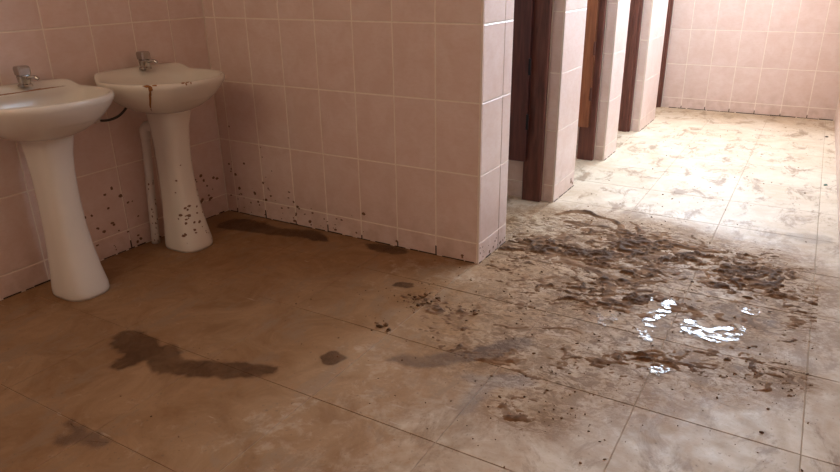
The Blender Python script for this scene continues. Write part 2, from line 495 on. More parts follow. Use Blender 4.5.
# right-hand wall and the wall behind the camera
sy0, sy1, sz0, sz1 = SIDEWIN
bm = bmesh.new()
for r in ((YB, sy0, -T, ZC), (sy1, YF + T, -T, ZC), (sy0, sy1, -T, sz0), (sy0, sy1, sz1, ZC)):
    bm_box(bm, XR + T, XR + 0.14, r[0], r[1], r[2], r[3])
wr = structure('wall_right', bm, M['grid'], 'tiled wall running along the right edge of the corridor', 'wall')
TH = 0.0088
wr.rotation_euler = (0, 0, TH); wr.location = Vector((XR, YF, 0)) - Matrix.Rotation(TH, 3, 'Z') @ Vector((XR, YF, 0))
sw = empty('window_3', (XR + 0.07, (sy0 + sy1) / 2, sz0)); tag(sw, 'band of high open windows in the right wall of the corridor', 'window', None, 'structure')
def swpart(nm, a, b, c, d):
    o = obj(nm, box(XR + 0.05, XR + 0.09, a, b, c, d, 0.004, 1), M['frame'], sw); o.matrix_parent_inverse = Matrix.Translation(-sw.location)
swpart('frame_bar', sy0, sy1, sz0, sz0 + 0.035); swpart('frame_bar', sy0, sy1, sz1 - 0.035, sz1)
for k in range(5):
    yy = sy0 + (sy1 - sy0) * k / 4
    swpart('mullion' if 0 < k < 4 else 'frame_bar', max(sy0, yy - 0.018), min(sy1, yy + 0.018), sz0 + 0.035, sz1 - 0.035)
tiles_on(wr, '-x', XR, lines(0.4, YF, W, YF - 17 * W), [(0.4, YF, 0, 1.835)], 1.835)
bx0, bx1, bz0, bz1 = BACKWIN
bm = bmesh.new()
for r in ((-0.14, bx0, -T, ZC), (bx1, XR + 0.14, -T, ZC), (bx0, bx1, -T, bz0), (bx0, bx1, bz1, ZC)):
    bm_box(bm, r[0], r[1], YB - 0.14, YB, r[2], r[3])
structure('wall_back', bm, M['grid'], 'tiled wall behind the camera with a high window', 'wall')
window('window_2', bx0, bx1, bz0, bz1, YB - 0.09, YB - 0.05, 'high open window behind the camera')

# ------------------------------------------------------------------ stall doors
def door(idx, y_near, y_far, label, leaf_mat, leaf_x=1.302):
    """frame in the opening between two pillars; the leaf stands open against the far side"""
    d = empty('door_%d' % idx, (1.36, y_far, 0)); tag(d, label, 'door', None, 'structure')
    inv = Matrix.Translation(-d.location)
    def part(nm, bm, mat, par=d):
        o = obj(nm, bm, mat, par)
        o.matrix_parent_inverse = inv
        return o
    x0, x1, jt = 1.306, 1.410, 0.034
    def jamb(ya, yb, side, stop=True):
        bm = box(x0, x1, ya, yb, 0.0, 2.10, 0.003, 1)
        o = part('jamb', bm, M['jamb'])
        if not stop: return o
        s0, s1 = (yb, yb + 0.012) if side > 0 else (ya - 0.012, ya)
        o2 = part('door_stop', box(x0 + 0.050, x1 - 0.022, s0, s1, 0.0, 2.10, 0.002, 1), M['jamb'])
        return o
    jamb(y_near + 0.001, y_near + jt, 1)
    jamb(y_far - jt, y_far - 0.001, -1, leaf_mat is None)
    part('head', box(x0, x1, y_near + jt, y_far - jt, 2.066, 2.10, 0.003, 1), M['jamb'])
    if leaf_mat:
        yl1 = y_far - jt - 0.004; yl0 = yl1 - 0.034
        lw = y_far - y_near - 2 * jt - 0.008; xa, xb = leaf_x - lw, leaf_x
        zb, zt = 0.226, 2.055
        bm = bmesh.new()
        bm_box(bm, xa, xb, yl0 + 0.010, yl1 - 0.010, zb, zt)
        for a, b, c, e in ((xa, xa + 0.09, zb, zt), (xb - 0.09, xb, zb, zt)):
            bm_box(bm, a, b, yl0, yl1, c, e)
        for c, e in ((zb, zb + 0.14), (1.05, 1.17), (zt - 0.10, zt)):
            bm_box(bm, xa + 0.09, xb - 0.09, yl0, yl1, c, e)
        lf = part('leaf', bm, leaf_mat)
        for z in (0.40, 0.68, 1.80):
            h = obj('hinge', tube([(xb + 0.004, yl0 - 0.004, z), (xb + 0.004, yl0 - 0.004, z + 0.08)], 0.007, 8), M['iron'] if idx == 1 else M['jamb'], lf)
        kb = obj('knob', tube([(xa + 0.05, yl0, 1.0), (xa + 0.05, yl0 - 0.02, 1.0), (xa + 0.05, yl0 - 0.03, 1.0), (xa + 0.05, yl0 - 0.055, 1.0), (xa + 0.05, yl0 - 0.06, 1.0)], 0.01, 12,
                               radii=[0.022, 0.010, 0.020, 0.026, 0.016]), M['chrome'], lf)
    return d
door(1, 0.293, 0.936, 'dark wooden stall door standing open just past the tiled corner', M['leaf_dark'], 1.330)
door(2, 1.284, 1.905, 'orange brown stall door standing open between the first two pillars', M['leaf_orange'], 1.372)
door(3, 2.207, 2.875, 'dark wooden stall door frame before the last white pillar', None)
door(4, 3.428, YF, 'dark wooden door frame against the far end wall', None)

# ------------------------------------------------------------------ pedestal sinks
NSEG = 72
def sell(t, n):
    c, s = math.cos(t), math.sin(t)
    return math.copysign(abs(c) ** (2 / n), c), math.copysign(abs(s) ** (2 / n), s)

def rim_pt(t, s=1.0, inner=0.0):
    """plan outline of the basin; t=0 is the front, s scales it about the bowl's middle"""
    c = math.cos(t)
    if c >= 0:
        cx, sx = sell(t, 2.15); x = 0.245 * cx; y = 0.250 * sx
    else:
        cx, sx = sell(t, 3.2); x = 0.198 * cx; y = 0.250 * sx
    bx = 0.205 + x * s + 0.045 * inner * (1 if c < 0 else 0.4) * min(1, abs(c) * 2)
    return bx, y * s

BZ = [  # (scale, z, inner)  from underneath, over the rim, into the bowl
    (0.30, 0.628, 0), (0.42, 0.634, 0), (0.56, 0.648, 0), (0.71, 0.672, 0), (0.84, 0.700, 0), (0.935, 0.730, 0), (0.985, 0.750, 0),
    (1.0, 0.760, 0), (0.998, 0.768, 0), (0.985, 0.7735, 0), (0.96, 0.775, 0), (0.925, 0.772, 0.2), (0.90, 0.765, 0.6), (0.875, 0.750, 1), (0.83, 0.722, 1),
    (0.72, 0.688, 1), (0.52, 0.665, 1), (0.28, 0.656, 1), (0.10, 0.653, 1)]
def deck(x, s):
    u = max(0.0, min(1.0, (0.115 - x) / 0.06)); u = u * u * (3 - 2 * u)
    return 0.026 * u * max(0.0, min(1.0, (s - 0.7) / 0.2))
def basin_pt(t, v, off=0.0):
    i = max(0, min(len(BZ) - 2, int(v))); f = v - i
    a, b = BZ[i], BZ[i + 1]
    s = a[0] * (1 - f) + b[0] * f + off; z = a[1] * (1 - f) + b[1] * f; inn = a[2] * (1 - f) + b[2] * f
    x, y = rim_pt(t, s, inn)
    if v <= 7 and math.cos(t) < 0: x = max(x, 0.006)
    return Vector((max(x, 0.004), y, z + deck(x, s)))

PZ = [(0.0, 0.118, 0.302, 0.084), (0.012, 0.116, 0.305, 0.087), (0.035, 0.116, 0.304, 0.086), (0.10, 0.117, 0.289, 0.077), (0.18, 0.119, 0.273, 0.069), (0.28, 0.121, 0.260, 0.063),
      (0.38, 0.122, 0.256, 0.061), (0.48, 0.122, 0.259, 0.062), (0.56, 0.121, 0.268, 0.067), (0.62, 0.118, 0.285, 0.075), (0.650, 0.115, 0.297, 0.081)]
def ped_pt(t, z, off=0.0):
    for a, b in zip(PZ[:-1], PZ[1:]):
        if z <= b[0] or b is PZ[-1]:
            f = min(1, (z - a[0]) / (b[0] - a[0])); break
    xb, xf, hw = (a[k] * (1 - f) + b[k] * f for k in (1, 2, 3))
    n = 2.7 if math.cos(t) >= 0 else 5.0
    cx, sx = sell(t, n); xm = (xb + xf) / 2
    return Vector((xm + ((xf - xb) / 2 + off) * cx, 0.011 + (hw + off) * sx, z))

def film_patch(name, fn, pts, parent, mat, jag=0.25, seed=1):
    """thin stain following a curved surface: fn(u, v) -> point, pts = outline in (u, v)"""
    r = random.Random(seed)
    out = catmull([(u, v, 0) for u, v in pts], 5, True)
    cu = sum(p.x for p in out) / len(out); cv = sum(p.y for p in out) / len(out)
    bm = bmesh.new(); lay = bm.verts.layers.float.new('fade')
    rings = []
    for k, fd in ((1.0, 0.0), (0.75, 0.7), (0.4, 1.0)):
        ring = []
        for p in out:
            j = 1 + jag * (r.random() - 0.5) * (k > 0.9)
            vtx = bm.verts.new(fn(cu + (p.x - cu) * k * j, cv + (p.y - cv) * k * j)); vtx[lay] = fd; ring.append(vtx)
        rings.append(ring)
    c = bm.verts.new(fn(cu, cv)); c[lay] = 1.0
    n = len(out)
    for a, b in zip(rings[:-1], rings[1:]):
        for i in range(n): bm.faces.new((a[i], a[(i + 1) % n], b[(i + 1) % n], b[i]))
    for i in range(n): bm.faces.new((rings[-1][i], rings[-1][(i + 1) % n], c))
    return obj(name, bm, mat, parent)

def lump(bm, origin, right, up, normal, rx, ry, h, r, n=9):
    """small flattened mud spot on a surface"""
    o = Vector(origin)
    ph = r.random() * 6.28
    ring0, ring1 = [], []
    for k in range(n):
        a = k * 2 * math.pi / n + ph
        j = 1 + 0.35 * (r.random() - 0.5) + 0.12 * math.sin(2 * a + ph)
        d = right * math.cos(a) * rx * j + up * math.sin(a) * ry * j
        ring0.append(bm.verts.new(o + d + normal * 0.0003)); ring1.append(bm.verts.new(o + d * 0.62 + normal * (h * (0.8 + 0.3 * r.random()))))
    c = bm.verts.new(o + normal * h)
    for k in range(n):
        j = (k + 1) % n
        bm.faces.new((ring0[k], ring0[j], ring1[j], ring1[k])); bm.faces.new((ring1[k], ring1[j], c))

def make_sink(y, label):
    t = empty('pedestal_sink', (0.001, y, 0)); tag(t, label, 'sink', 'pedestal sinks on the left wall')
    ts = [k * 2 * math.pi / NSEG for k in range(NSEG)]
    b = obj('basin', lofted([[basin_pt(a, v) for a in ts] for v in range(len(BZ))]), M['porcelain'], t); smooth(b)
    bmesh_fix(b)
    dr = obj('drain', tube([(0.236, 0, 0.6535), (0.236, 0, 0.657)], 0.024, 20), M['chrome'], b)
    p = obj('pedestal', lofted([[ped_pt(a, z[0]) for a in ts] for z in PZ]), M['porcelain'], t); smooth(p)
    bmesh_fix(p)
    # push tap on the back ledge
    f = obj('tap', tap_body(), M['chrome'], t); smooth(f, False)
    hd = obj('tap_head', tap_head(), M['chrome'], f)
    sp = obj('spout', tube(catmull([(0.085, TY + 0.004, 0.824), (0.105, TY + 0.012, 0.828), (0.118, TY + 0.018, 0.827), (0.126, TY + 0.022, 0.819)], 5), 0.0065, 12), M['chrome'], f); smooth(sp)
    # dark supply hose under the basin, on its left
    hz = obj('supply_hose', tube(catmull([(0.012, -0.205, 0.608), (0.035, -0.200, 0.606), (0.055, -0.175, 0.608), (0.072, -0.145, 0.620), (0.082, -0.115, 0.645), (0.085, -0.10, 0.670)], 6), 0.0052, 10), M['hose'], t); smooth(hz)
    vz = obj('valve_rose', tube([(0.0, -0.205, 0.608), (0.006, -0.205, 0.608), (0.012, -0.205, 0.608), (0.03, -0.205, 0.608)], 0.02, 16, radii=[0.018, 0.016, 0.008, 0.008]), M['pipe'], hz); smooth(vz)
    return t

def bmesh_fix(o):
    bm = bmesh.new(); bm.from_mesh(o.data); bmesh.ops.recalc_face_normals(bm, faces=bm.faces); bm.to_mesh(o.data); bm.free()
    for p in o.data.polygons: p.use_smooth = len(p.vertices) <= 4

TY = 0.022
def tap_ring(z, hx, hy, n, ox=0.0):
    return [Vector((0.072 + ox + hx * sell(k * 2 * math.pi / 20, n)[0], TY + hy * sell(k * 2 * math.pi / 20, n)[1], z)) for k in range(20)]
def tap_body():
    return lofted([tap_ring(z, a, b, 4) for z, a, b in ((0.793, 0.020, 0.023), (0.800, 0.020, 0.023), (0.804, 0.016, 0.018), (0.818, 0.017, 0.020), (0.830, 0.019, 0.022), (0.834, 0.016, 0.019))])
def tap_head():
    return lofted([tap_ring(z, a, b, 6, o) for z, a, b, o in ((0.832, 0.016, 0.018, 0), (0.836, 0.020, 0.023, 0), (0.859, 0.021, 0.024, -0.001), (0.866, 0.018, 0.021, -0.002), (0.868, 0.012, 0.014, -0.002))])

TY = 0.045
s_left = make_sink(-1.005, 'cream pedestal sink cut by the left picture edge, rust along its back ledge')
TY = 0.024
s_right = make_sink(-0.455, 'cream pedestal sink nearest the corner, rust on its rim, mud on its foot')

def deg(a): return math.radians(a)
# rust: along the back ledge of the left sink, on the front rim of the right one
led = next(c for c in s_left.children if c.name.startswith('basin'))
film_patch('rust_line', lambda u, v: Vector((0.112 + v, u, 0.7795 + deck(0.112 + v, 0.9) * 0.9 + 0.0014)),
           [(-0.19, 0.0), (-0.08, 0.010), (0.02, 0.008), (0.12, 0.014), (0.19, 0.004), (0.10, -0.010), (0.0, -0.006), (-0.08, -0.010)], led, M['rust'], 0.6, 3)
rb = next(c for c in s_right.children if c.name.startswith('basin'))
fnb = lambda u, v: basin_pt(u, v, 0.006)
r = random.Random(40)
def rust_blob(name, a0, v0, da, dv):
    film_patch(name, fnb, [(deg(a0 + da * math.cos(q) * r.uniform(0.7, 1.3)), v0 + dv * math.sin(q) * r.uniform(0.7, 1.3)) for q in [k * math.pi / 4 for k in range(8)]], rb, M['rust'], 0.3, r.randint(1, 999))
for a0, v0, da, dv in ((-53, 8.6, 3.6, 1.1), (-49.5, 7.2, 2.2, 1.4), (-46, 8.8, 2.6, 0.9), (-51, 6.2, 1.2, 1.0), (-20, 9.0, 2.6, 0.7), (-15.5, 9.2, 2.4, 0.6), (-17.5, 8.0, 0.9, 1.1), (-12.8, 8.3, 0.9, 0.8)):
    rust_blob('rust_mark', a0, v0, da, dv)
film_patch('rust_drip', fnb, [(deg(-50.2), 6.6), (deg(-48.9), 6.6), (deg(-52.0), 4.5), (deg(-62.0), 2.2), (deg(-63.5), 2.2), (deg(-53.4), 4.5)], rb, M['rust'], 0.1, 6)

# mud thrown at the foot of the right sink
rp = next(c for c in s_right.children if c.name.startswith('pedestal'))
bm = bmesh.new(); r = random.Random(21)
for k in range(48):
    z = min(0.40, 0.03 + abs(r.gauss(0.0, 0.15))); a = deg(r.uniform(-75, 85))
    if k < 9: z = r.uniform(0.12, 0.22); a = deg(r.uniform(-35, 10))
    o = ped_pt(a, z); e = 1e-3
    tv = (ped_pt(a + e, z) - ped_pt(a - e, z)).normalized(); uv = (ped_pt(a, z + e) - ped_pt(a, z - e if z > e else z)).normalized()
    nn = tv.cross(uv).normalized()
    sz = r.choice((0.002, 0.003, 0.003, 0.004, 0.006)) * (1.7 if k < 9 else 1)
    lump(bm, o, tv, uv, nn, sz * r.uniform(0.9, 1.7), sz, 0.0012, r)
sp_ = obj('mud_spots', bm, M['splat'], s_right); tag(sp_, 'brown mud spots', kind='stuff')

# white waste pipe beside the right sink
dp = empty('waste_pipe', (0.04, -0.50, 0)); tag(dp, 'white plastic waste pipe up the wall between the two sinks', 'pipe')
inv = Matrix.Translation(-dp.location)
pp = obj('pipe_run', tube(catmull([(0.040, -0.502, 0.0), (0.040, -0.484, 0.25), (0.040, -0.464, 0.50)], 6), 0.0190, 20), M['pipe'], dp); smooth(pp); pp.matrix_parent_inverse = inv
el = obj('elbow', tube(catmull([(0.040, -0.464, 0.490), (0.040, -0.463, 0.522), (0.045, -0.460, 0.540), (0.060, -0.456, 0.548), (0.084, -0.450, 0.548)], 6), 0.0225, 20), M['pipe'], dp); smooth(el); el.matrix_parent_inverse = inv
r = random.Random(5); bm = bmesh.new()
for k in range(22):
    z = r.uniform(0.01, 0.30); a = deg(r.uniform(-80, 50)); nn = Vector((math.cos(a), math.sin(a), 0)); tv = Vector((-math.sin(a), math.cos(a), 0))
    yy = -0.502 + z * 0.072
    lump(bm, Vector((0.040, yy, z)) + nn * 0.0192, tv, Vector((0, 0, 1)), nn, r.uniform(0.002, 0.005), r.uniform(0.002, 0.006), 0.001, r)
ms = obj('mud_spots', bm, M['splat'], dp); ms.matrix_parent_inverse = inv; ms['kind'] = 'stuff'

# ------------------------------------------------------------------ mud on walls, grime in the joints
def wall_spots(name, n, fn, right, up, normal, label, seed, sizes=(0.002, 0.003, 0.004, 0.006)):
    bm = bmesh.new(); r = random.Random(seed)
    for k in range(n):
        o = fn(r); s = r.choice(sizes)
        lump(bm, o, right, up, normal, s * r.uniform(0.9, 1.8), s * r.uniform(0.8, 1.3), 0.0012, r)
    return tag(obj(name, bm, M['splat']), label, 'mud splash', None, 'stuff')
X, Y, Z = Vector((1, 0, 0)), Vector((0, 1, 0)), Vector((0, 0, 1))
def f_part(r):
    x = min(1.4, abs(r.gauss(0, 0.48)) + 0.03); z = 0.015 + abs(r.gauss(0, 0.16)) * max(0.25, 1 - x * 0.9)
    return Vector((x, -0.0002, min(z, 0.5)))
wall_spots('mud_splash', 75, f_part, X, Z, -Y, 'brown mud spots low on the partition wall beside the corner', 31, (0.002, 0.003, 0.004, 0.005, 0.007))
def f_sink(r):
    q = r.random()
    y = r.uniform(-0.30, -0.02) if q < 0.6 else r.uniform(-0.80, -0.54)
    z = 0.02 + abs(r.gauss(0, 0.13)) + (0.06 if q < 0.6 else 0.0)
    return Vector((0.0002, y, min(z, 0.42)))
wall_spots('mud_splash', 70, f_sink, Y, Z, X, 'brown mud spots on the wall around the foot of the right sink', 32, (0.003, 0.004, 0.005, 0.007))
def f_p1(r): return Vector((XO + 0.0002, r.uniform(0.01, 0.29), 0.01 + abs(r.gauss(0, 0.03))))
wall_spots('mud_splash', 16, f_p1, Y, Z, X, 'mud specks at the foot of the tiled corner facing the corridor', 33)

bm = bmesh.new(); r = random.Random(8)
def tick(x, h): bm_box(bm, x - 0.0028, x + 0.0028, -0.0006, 0.0015, 0.0, h)
for i in range(7): tick(CUT + W * i, r.uniform(0.018, 0.045))
x = 0.02
while x < XO - 0.02:                                   # broken black line where the wall meets the floor
    L = r.uniform(0.03, 0.12); hh = r.uniform(0.002, 0.006)
    bm_box(bm, x, min(x + L, XO - 0.012), -0.0016, 0.0015, 0.0, hh); x += L + r.uniform(0.0, 0.03)
tag(obj('joint_grime', bm, M['grime']), 'black grime along the foot of the partition wall', 'grime', None, 'stuff')
bm = bmesh.new()
y = -0.03
while y > -1.6:
    L = r.uniform(0.03, 0.10); bm_box(bm, -0.0015, 0.0018, y - L, y, 0.0, r.uniform(0.002, 0.006)); y -= L + r.uniform(0.0, 0.05)
bm_box(bm, -0.0015, 0.001, -0.6072, -0.6016, 0, 0.04); bm_box(bm, -0.0015, 0.001, -0.207, -0.202, 0, 0.02)
tag(obj('joint_grime', bm, M['grime']), 'black grime along the foot of the wall behind the sinks', 'grime', None, 'stuff')
bm = bmesh.new()
for k in range(6): bm_box(bm, XR - W * (k + 1) - 0.003, XR - W * (k + 1) + 0.003, YF - 0.0006, YF + 0.0015, 0.0, r.uniform(0.02, 0.04))
x = XO
while x < XR - 0.03:
    L = r.uniform(0.05, 0.2); bm_box(bm, x, min(x + L, XR - 0.01), YF - 0.002, YF + 0.0015, 0.0, r.uniform(0.003, 0.008)); x += L + r.uniform(0, 0.02)
tag(obj('joint_grime', bm, M['grime']), 'black grime along the foot of the far end wall', 'grime', None, 'stuff')
bm = bmesh.new()
for (y0, y1) in [(0.0, 0.293)] + STALLS:
    y = y0 + 0.01
    while y < y1 - 0.03:
        L = r.uniform(0.02, 0.06); bm_box(bm, XO - 0.001, XO + 0.0016, y, min(y + L, y1), 0.0, r.uniform(0.002, 0.006)); y += L + r.uniform(0, 0.05)
tag(obj('joint_grime', bm, M['grime']), 'dark grime along the feet of the pillars in the corridor', 'grime', None, 'stuff')
# broken tile edge at the foot of the nearest pillar
bm = bmesh.new(); r = random.Random(14)
for k in range(5): lump(bm, Vector((XO + 0.0003, 1.245 + r.uniform(-0.03, 0.03), 0.04 + r.uniform(-0.025, 0.03))), Y, Z, X, 0.008, 0.010, 0.0012, r)
tag(obj('tile_chip', bm, M['splat']), 'dark chipped spot low on the nearest pillar', 'chip')

# ------------------------------------------------------------------ stains on the floor
def stain(name, pts, mat, label, cat, z=0.0010, grow=0.020, seed=1, jag=0.020, per=6):
    r = random.Random(seed)
    out = catmull([(x, y, 0) for x, y in pts], per, True)
    n = len(out)
    inner = []
    for i, p in enumerate(out):
        tn = (out[(i + 1) % n] - out[i - 1]); nn = Vector((tn.y, -tn.x, 0)).normalized()
        inner.append((p, nn))
    area = sum(out[i].x * out[(i + 1) % n].y - out[(i + 1) % n].x * out[i].y for i in range(n))
    sg = 1 if area > 0 else -1
    bm = bmesh.new(); lay = bm.verts.layers.float.new('fade')
    R = []
    for off, fd in ((grow, 0.0), (0.0, 0.55), (-0.006, 1.0)):
        ring = []
        for i, (p, nn) in enumerate(inner):
            j = jag * (float(vnoise(np.array(p.x * 60), np.array(p.y * 60), seed)) - 0.5)
            q = p + nn * sg * (off + j); v = bm.verts.new((q.x, q.y, z)); v[lay] = fd; ring.append(v)
        R.append(ring)
    for a, b in zip(R[:-1], R[1:]):
        for i in range(n):
            try: bm.faces.new((a[i], a[(i + 1) % n], b[(i + 1) % n], b[i]))
            except ValueError: pass
    f = bm.faces.new(R[-1])
    bmesh.ops.triangulate(bm, faces=[f])
    for f in bm.faces:
        if f.normal.z < 0: f.normal_flip()
    return tag(obj(name, bm, mat), label, cat)

stain('damp_stain', [(0.65, -1.17), (0.64, -1.12), (0.68, -1.10), (0.76, -1.11), (0.83, -1.13), (0.88, -1.11), (0.97, -1.15), (1.12, -1.09), (1.24, -1.04), (1.27, -1.05),
                     (1.24, -1.11), (1.13, -1.17), (1.02, -1.22), (0.94, -1.24), (0.87, -1.21), (0.85, -1.26), (0.82, -1.30), (0.79, -1.28), (0.78, -1.23), (0.69, -1.21)],
      M['damp'], 'long dark damp spill on the floor in front of the left sink', 'stain', seed=3)
stain('damp_spot', [(1.35, -0.92), (1.36, -0.875), (1.41, -0.875), (1.425, -0.90), (1.405, -0.935), (1.37, -0.935)], M['damp'], 'round dark spot on the floor right of the long spill', 'stain', grow=0.008, seed=4)
stain('damp_spot', [(1.265, -0.35), (1.285, -0.315), (1.33, -0.30), (1.345, -0.325), (1.315, -0.35), (1.285, -0.36)], M['damp'], 'small dark spot on the floor near the partition corner', 'stain', grow=0.008, seed=5)
stain('damp_stain', [(0.14, -0.21), (0.13, -0.09), (0.26, -0.06), (0.40, -0.08), (0.53, -0.05), (0.63, -0.03), (0.74, -0.09), (0.70, -0.12), (0.60, -0.12), (0.46, -0.16), (0.29, -0.19)],
      M['damp'], 'dark damp patch on the floor in the corner behind the right sink', 'stain', seed=6)
stain('damp_stain', [(0.96, -0.02), (1.10, -0.02), (1.14, -0.06), (1.02, -0.09), (0.94, -0.06)], M['damp'], 'dark smudge at the foot of the partition wall', 'stain', seed=16)
stain('mud_streak', [(1.55, -0.83), (1.58, -0.785), (1.64, -0.76), (1.70, -0.69), (1.78, -0.62), (1.86, -0.50), (1.92, -0.50), (1.88, -0.60), (1.78, -0.70), (1.69, -0.80), (1.62, -0.82)],
      M['dampgrey'], 'grey brown wiped streak on the floor between spot and mud', 'stain', seed=7)
stain('wash_mark', [(2.60, 1.00), (2.66, 1.05), (2.76, 1.06), (2.775, 0.99), (2.70, 0.94), (2.63, 0.95)], M['greyfilm'], 'pale grey wiped patch beside the right wall', 'stain', grow=0.03, seed=8)
stain('wash_mark', [(1.80, -0.80), (1.86, -0.76), (1.97, -0.70), (2.0, -0.74), (1.92, -0.80), (1.90, -0.95), (1.86, -0.93), (1.86, -0.82)], M['greyfilm'], 'pale grey wiped patch below the wiped streak', 'stain', grow=0.03, seed=9)
stain('damp_stain', [(0.94, -1.535), (1.03, -1.535), (1.12, -1.535), (1.09, -1.565), (1.045, -1.575), (1.02, -1.605), (0.985, -1.595), (1.00, -1.565)], M['dampgrey'], 'faint dark smear along a floor joint at the lower left', 'stain', seed=10)

# water film that mirrors the window
def water(pts, label, seed):
    o = stain('water_film', pts, M['water'], label, 'puddle', z=0.0036, grow=0.004, seed=seed, jag=0.022)
    o['group'] = 'wet patches shining in the mud'
kw = NT('water'); pw = kw.pos()
nw = kw.noise(kw.mapping(pw, (1.0, 1.6, 1)), 20.0, 3, 0.5)
fw = kw.n('ShaderNodeAttribute', attribute_name='fade').outputs['Fac']
kw.bump(nw, 0.5, 0.006)
kw.bsdf((0.30, 0.205, 0.135), 0.17, 0.0, 0.4)
hole = kw.ramp(kw.noise(kw.mapping(pw, (0.7, 1.3, 1)), 30.0, 5, 0.6), [(0.48, 0.0), (0.60, 1.0)])
tw = kw.n('ShaderNodeBsdfTransparent'); mw = kw.n('ShaderNodeMixShader')
kw.link(kw.math('MULTIPLY', hole, kw.maprange(fw, 0.05, 0.5)), mw.inputs[0]); kw.link(tw.outputs[0], mw.inputs[1]); kw.link(kw.b.outputs[0], mw.inputs[2]); kw.link(mw.outputs[0], kw.out.inputs[0])
M['water'] = kw.m
water([(2.16, 0.0), (2.21, 0.04), (2.27, 0.05), (2.28, -0.03), (2.25, -0.18), (2.26, -0.30), (2.21, -0.28), (2.21, -0.12), (2.24, -0.02)], 'tall wet patch shining at the left of the bright reflections', 1)
water([(2.33, -0.08), (2.37, -0.08), (2.42, -0.12), (2.50, -0.04), (2.53, -0.08), (2.50, -0.16), (2.46, -0.20), (2.40, -0.19), (2.35, -0.20), (2.33, -0.14)], 'brightest wet patch shining white in the mud', 2)
water([(2.49, 0.09), (2.53, 0.12), (2.57, 0.10), (2.54, 0.07)], 'small wet patch beyond the bright ones, nearest the right wall', 3)
water([(2.295, -0.46), (2.32, -0.43), (2.35, -0.46), (2.33, -0.50), (2.30, -0.49)], 'small wet patch below the bright ones', 4)
water([(2.06, -0.19), (2.11, -0.17), (2.13, -0.22), (2.10, -0.28), (2.06, -0.25)], 'dull wet patch left of the bright ones', 5)

# ------------------------------------------------------------------ the mud itself: a relief lying on the tiles
RES = 0.006
gx = np.arange(1.30, 2.74, RES); gy = np.arange(-1.15, 2.3, RES)
GX, GY = np.meshgrid(gx, gy)
def blobfield(GX, GY):
    D = np.zeros_like(GX)
    for cx, cy, rx, ry, rot, wgt in MUD_BLOBS:
        c, s = math.cos(-rot), math.sin(-rot)
        u = ((GX - cx) * c - (GY - cy) * s) / rx; v = ((GX - cx) * s + (GY - cy) * c) / ry
        D = np.maximum(D, wgt * np.exp(-(u * u + v * v) * 0.9))
    return D
def polydist(GX, GY, pts):
    d = np.full(GX.shape, 9.0)
    for (ax, ay), (bx, by) in zip(pts[:-1], pts[1:]):
        vx, vy = bx - ax, by - ay; L = vx * vx + vy * vy
        t = np.clip(((GX - ax) * vx + (GY - ay) * vy) / L, 0, 1)
        d = np.minimum(d, np.hypot(GX - ax - t * vx, GY - ay - t * vy))
    return d
def relief(GX, GY):
    wx = (fbm(GX * 7, GY * 7, 3, 2) - 0.5) * 0.10; wy = (fbm(GX * 7, GY * 7, 3, 6) - 0.5) * 0.10
    U, V = GX + wx, GY + wy
    ca, sa = math.cos(-0.18), math.sin(-0.18)
    A, B = U * ca - V * sa, (U * sa + V * ca) * 0.8
    n = 0.45 * fbm(A * 11, B * 24, 4, 1) + 0.55 * fbm(U * 46, V * 52, 4, 9)
    ridge = np.clip(1 - np.abs(fbm(A * 7, B * 15, 5, 4) - 0.5) / 0.055, 0, 1)
    ridge2 = np.clip(1 - np.abs(fbm(A * 15, B * 30, 4, 17) - 0.5) / 0.07, 0, 1)
    patch = np.clip((fbm(U * 4.2, V * 5.2, 4, 21) - 0.36) / 0.3, 0, 1)
    D = blobfield(U, V)
    h = (0.05 + 0.95 * patch) * D * (0.42 * ridge + 0.30 * ridge2 + 0.30 * (n - 0.42)) + 0.42 * np.clip(D - 0.3, 0, 1) * (n - 0.5)
    h = h + 0.9 * np.clip(D, 0, 0.6) * np.clip(fbm(A * 30, B * 55, 3, 31) - 0.60, 0, 1)
    h = h + 0.17 * (D - 0.45) + 0.20
    for pts, wd, amp in ((((1.56, 0.76), (1.62, 0.83), (1.72, 0.87), (1.83, 0.82), (1.94, 0.70), (2.08, 0.60), (2.19, 0.61), (2.33, 0.63)), 0.016, 0.28),
                         (((1.66, 0.70), (1.75, 0.71), (1.87, 0.69), (2.01, 0.63), (2.10, 0.57)), 0.015, 0.26),
                         (((1.92, 0.83), (1.99, 0.74), (2.02, 0.66)), 0.009, 0.22),
                         (((1.60, 0.42), (1.70, 0.26), (1.84, 0.20), (1.95, 0.17), (2.06, 0.14)), 0.030, 0.20),
                         (((1.95, 0.17), (2.02, 0.06), (2.08, -0.08)), 0.026, 0.18),
                         (((2.02, 0.48), (2.12, 0.50), (2.25, 0.53)), 0.030, 0.22),
                         (((1.66, -0.05), (1.82, 0.04), (1.96, 0.06)), 0.007, 0.14),
                         (((1.75, -0.45), (1.90, -0.38), (2.02, -0.34)), 0.010, 0.14)):
        d = polydist(U, V, pts)
        h = np.maximum(h, amp * np.exp(-(d / wd) ** 2) * (0.45 + 0.9 * n) * (0.35 + 1.1 * vnoise(U * 22, V * 22, 8)) + 0.21)
    return h, n
Hh, Nn = relief(GX, GY)
Hh = Hh - 0.30
wetv = np.clip((Hh - 0.03) * 4.5 + (fbm(GX * 12, GY * 22, 3, 13) - 0.5) * 1.4 + 0.25, 0, 1)
zz = np.clip(Hh, -0.02, 0.30) * 0.040 + (fbm(GX * 70, GY * 70, 2, 3) - 0.5) * 0.0030 * (Hh > 0)
inside = (GX > XO + 0.006) | (GY < -0.012)
keepv = (Hh > 0) & inside
keepf = keepv[:-1, :-1] | keepv[1:, :-1] | keepv[:-1, 1:] | keepv[1:, 1:]
keepf &= inside[:-1, :-1] & inside[1:, :-1] & inside[:-1, 1:] & inside[1:, 1:]
zz = np.where(Hh > 0, np.maximum(zz, 0.0) + 0.0008, -0.0009)
idx = -np.ones(GX.shape, int)
used = np.zeros(GX.shape, bool)
